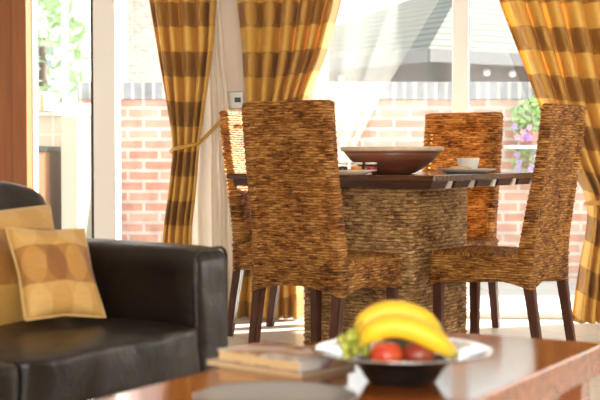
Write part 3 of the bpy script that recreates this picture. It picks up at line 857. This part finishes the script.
# flowering plants on the wall
fl = empty('wall_planter', (kx_(527, 9.3), 9.3, 0)); tag(fl, 'pale wall shelf planter with green leaves and purple flowers, on the brick wall', 'plant')
zsh = at(0, 147, 9.3).z
box('shelf', (-.15, -.13, zsh-.012), (.17, .115, zsh+.012), M['upvc'], fl, .003)
lathe('pot', [(.001, 0), (.05, 0), (.07, .10), (.074, .105), (.001, .10)], plain('terracotta', (.55,.26,.16), .7), fl, 24, (.02, 0, zsh+.012))
leafy('foliage', (.04, -.01, zsh+.20), (.17, .09, .15), 420, .032, leafp, fl, 3)
leafy('foliage', (.02, -.02, zsh-.11), (.14, .07, .12), 240, .024, leafp, fl, 4)
vio = plain('violet_petal', (.45,.28,.72), .6); pk = plain('pink_petal', (.72,.42,.62), .6)
bl = None
for i in range(26):
    r = np.random.default_rng(100+i); up = i < 9
    c = (r.uniform(-.13, .0), r.uniform(-.13, -.09), zsh+r.uniform(.05, .16)) if up else (r.uniform(-.11, .12), r.uniform(-.12, -.08), zsh-r.uniform(.03, .19))
    vs, fs = [], []
    for k in range(5):
        a = 2*PI*k/5; q = len(vs)
        for (rr, da, y) in ((.002, 0, 0), (.020, -.5, -.006), (.027, 0, -.008), (.020, .5, -.006)):
            vs.append((rr*math.cos(a+da), y, rr*math.sin(a+da)))
        fs.append((q, q+1, q+2, q+3))
    o = mesh_obj('blossom', vs, fs, pk if up and i % 2 else vio, fl, False); o.location = c; o.rotation_euler = (r.uniform(-.4, .4), r.uniform(0, 1), r.uniform(-.5, .5))
    o.modifiers.new('thick', 'SOLIDIFY').thickness = .002

# pavilion with a hipped tiled roof
E1 = Vector((.85, .53)); E2 = Vector((-.53, .85))
pc0 = at(428, 49, 13.0)
pv = empty('garden_pavilion', (pc0.x, pc0.y, -.1)); tag(pv, 'open timber garden pavilion with a pale hipped roof beyond the wall', 'pavilion')
ez = pc0.z+.1; Sz = 5.2
def pvp(a, b, z): q = E1*a+E2*b; return (q.x, q.y, z)
t = NT('pale_roof_tiles'); v = t.coord('Object'); sz = t.n('ShaderNodeSeparateXYZ', Vector=v).outputs[2]
fr_ = t.math('FRACT', t.math('MULTIPLY', sz, 1/.085))
cc = t.ramp(fr_, [(.0, (.06,.066,.055)), (.22, (.07,.077,.066)), (.34, (.15,.162,.138)), (1, (.17,.183,.157))])
M['roof'] = t.done(t.principled(Base__Color=cc, Roughness=.8, Normal=t.bump(fr_, .6, .04)))
ap = pvp(Sz/2, Sz/2, ez+1.15); k4 = [pvp(0, 0, ez), pvp(Sz, 0, ez), pvp(Sz, Sz, ez), pvp(0, Sz, ez)]
ks = [(p[0], p[1], p[2]-.05) for p in k4]
rf = mesh_obj('roof', k4+[ap]+ks, [(0,1,4), (1,2,4), (2,3,4), (3,0,4), (0,5,6,1), (1,6,7,2), (2,7,8,3), (3,8,5,0), ], M['roof'], pv, False)
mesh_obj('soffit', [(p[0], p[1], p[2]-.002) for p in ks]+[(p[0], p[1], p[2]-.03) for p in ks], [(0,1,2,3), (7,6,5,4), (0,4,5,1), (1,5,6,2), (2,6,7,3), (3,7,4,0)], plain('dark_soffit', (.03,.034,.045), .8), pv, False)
grey = plain('weathered_fascia', (.13,.13,.135), .8); dk = wood('pavilion_timber', (.07,.05,.045), (.13,.10,.085), .7)
bm = bmesh.new()
def pxf(c): return pvp(c[0], c[1], c[2])
for (lo, hi) in (((0, -.03, ez-.13), (Sz, .0, ez)), ((-.03, 0, ez-.13), (0, Sz, ez)), ((0, Sz, ez-.13), (Sz, Sz+.03, ez)), ((Sz, 0, ez-.13), (Sz+.03, Sz, ez))):
    add_box(bm, lo, hi, 0, pxf)
bm_obj('fascia', bm, grey, pv)
bm = bmesh.new()
for (lo, hi) in (((.4, .4, ez-.34), (Sz-.4, .55, ez-.06)), ((.4, .4, ez-.34), (.55, Sz-.4, ez-.06)), ((.4, Sz-.55, ez-.34), (Sz-.4, Sz-.4, ez-.06)), ((Sz-.55, .4, ez-.34), (Sz-.4, Sz-.4, ez-.06))):
    add_box(bm, lo, hi, 0, pxf)
bm_obj('beam', bm, dk, pv)
for a in (.475, Sz/2, Sz-.475):
    for b in (.475, Sz-.475):
        box('post', (a-.075, b-.075, 0), (a+.075, b+.075, ez-.06), dk, pv, .005, pxf)
lampm = plain('lamp_white', (.9,.9,.88), .3)
for a, b in ((1.0, .30), (1.35, .30), (.30, 2.0)):
    q = pvp(a, b, ez-.19); o = lathe('lamp', [(.001, -.035), (.03, -.025), (.038, 0), (.03, .025), (.001, .035)], lampm, pv, 16, q)

# houses beyond
hs = empty('brick_house', (-4.4, 26.5, -.1)); tag(hs, 'pale brick neighbouring house beyond the wall, seen through the patio door', 'building')
box('wall', (-1.0, 0, 0), (2.6, 5, 5.2), brick('house_brick', (.55,.37,.31), (.64,.48,.41), (.66,.62,.58)), hs)
mesh_obj('roof', [(-1.2,-.3,5.1), (2.8,-.3,5.1), (2.8,5.3,5.1), (-1.2,5.3,5.1), (-1.2,2.5,6.8), (2.8,2.5,6.8)], [(0,1,5,4), (2,3,4,5), (1,2,5), (3,0,4), (3,2,1,0)], plain('house_roof', (.30,.24,.22), .8), hs, False)
h2 = empty('white_house', (-5.2, 20.0, -.1)); tag(h2, 'white rendered house with grey windows, seen through the kitchen window', 'building')
box('wall', (-2.0, 0, 0), (1.9, 5, 4.8), plain('white_render', (.80,.80,.78), .9), h2)
for a, b in ((1.1, 2.2), (1.1, 3.3), (.2, 2.2), (.2, 3.3)):
    w_ = box('window', (a, -.05, b), (a+.42, -.005, b+.62), M['upvc'], h2)
    box('pane', (a+.05, -.06, b+.05), (a+.37, -.045, b+.57), plain('grey_pane', (.30,.36,.38), .1), w_)
mesh_obj('roof', [(-2.2,-.3,4.7), (2.1,-.3,4.7), (2.1,5.3,4.7), (-2.2,5.3,4.7), (-2.2,2.5,6.3), (2.1,2.5,6.3)], [(0,1,5,4), (2,3,4,5), (1,2,5), (3,0,4), (3,2,1,0)], bpy.data.materials['house_roof'], h2, False)
def tree(x, y, h, rad, n, label, seed):
    e = empty('garden_tree', (x, y, -.1)); tag(e, label, 'tree', 'trees in the garden')
    tube('trunk', [(0, 0, 0), (.03, 0, h*.4), (.0, .03, h*.8)], [.09, .07, .03], M['batten'], e, 8)
    leafy('crown', (0, 0, h*.75), rad, n, .10, leafm, e, seed); return e
tree(kx_(42, 12.5), 12.5, 2.6, (.42, .5, 1.0), 420, 'slim green tree outside the kitchen window', 31)

# ------------------------------------------------------------------ light
w = bpy.data.worlds.new('overcast'); scene.world = w; w.use_nodes = True
bg = w.node_tree.nodes['Background']; bg.inputs[0].default_value = (.95, .98, 1.0, 1); bg.inputs[1].default_value = 1.4
def light(name, kind, loc, direc, energy, col, **kw):
    l = bpy.data.lights.new(name, kind); l.energy = energy; l.color = col
    for k, v in kw.items(): setattr(l, k, v)
    o = bpy.data.objects.new(name, l); link(o); o.location = loc
    o.rotation_euler = Vector(direc).to_track_quat('-Z', 'Y').to_euler(); return o
light('sun', 'SUN', (5, 20, 12), (-.84, -.36, -.40), 18.0, (1, .94, .84), angle=R(3))
light('rear_window_daylight', 'AREA', (.1, YB0+.02, 1.35), (0, 1, -.05), 112, (1, .93, .83), shape='RECTANGLE', size=3.2, size_y=1.6)  # unseen fill lamp added behind the camera to brighten the room
light('side_window_daylight', 'AREA', (XR-.02, 4.85, .9), (-1, 0, 0), 19, (1, .95, .88), shape='RECTANGLE', size=1.8, size_y=1.1)  # unseen fill lamp added at the right wall, brightening faces turned that way

# ------------------------------------------------------------------ camera
cam = bpy.data.cameras.new('camera'); co = bpy.data.objects.new('camera', cam); link(co)
cam.sensor_width = 36; cam.lens = FP/600*36; cam.clip_end = 200
co.location = (0, 0, EYE); co.rotation_euler = (PI/2-math.atan((200-HOR)/FP), 0, 0)
cam.dof.use_dof = True; cam.dof.focus_distance = 5.55; cam.dof.aperture_fstop = 4.2
scene.camera = co
scene.view_settings.view_transform = 'Standard'; scene.view_settings.look = 'None'
scene.view_settings.exposure = 0.62; scene.view_settings.gamma = 1; scene.view_settings.use_curve_mapping = False
scene.cycles.use_denoising = True
scene.cycles.max_bounces = 10; scene.cycles.transparent_max_bounces = 16
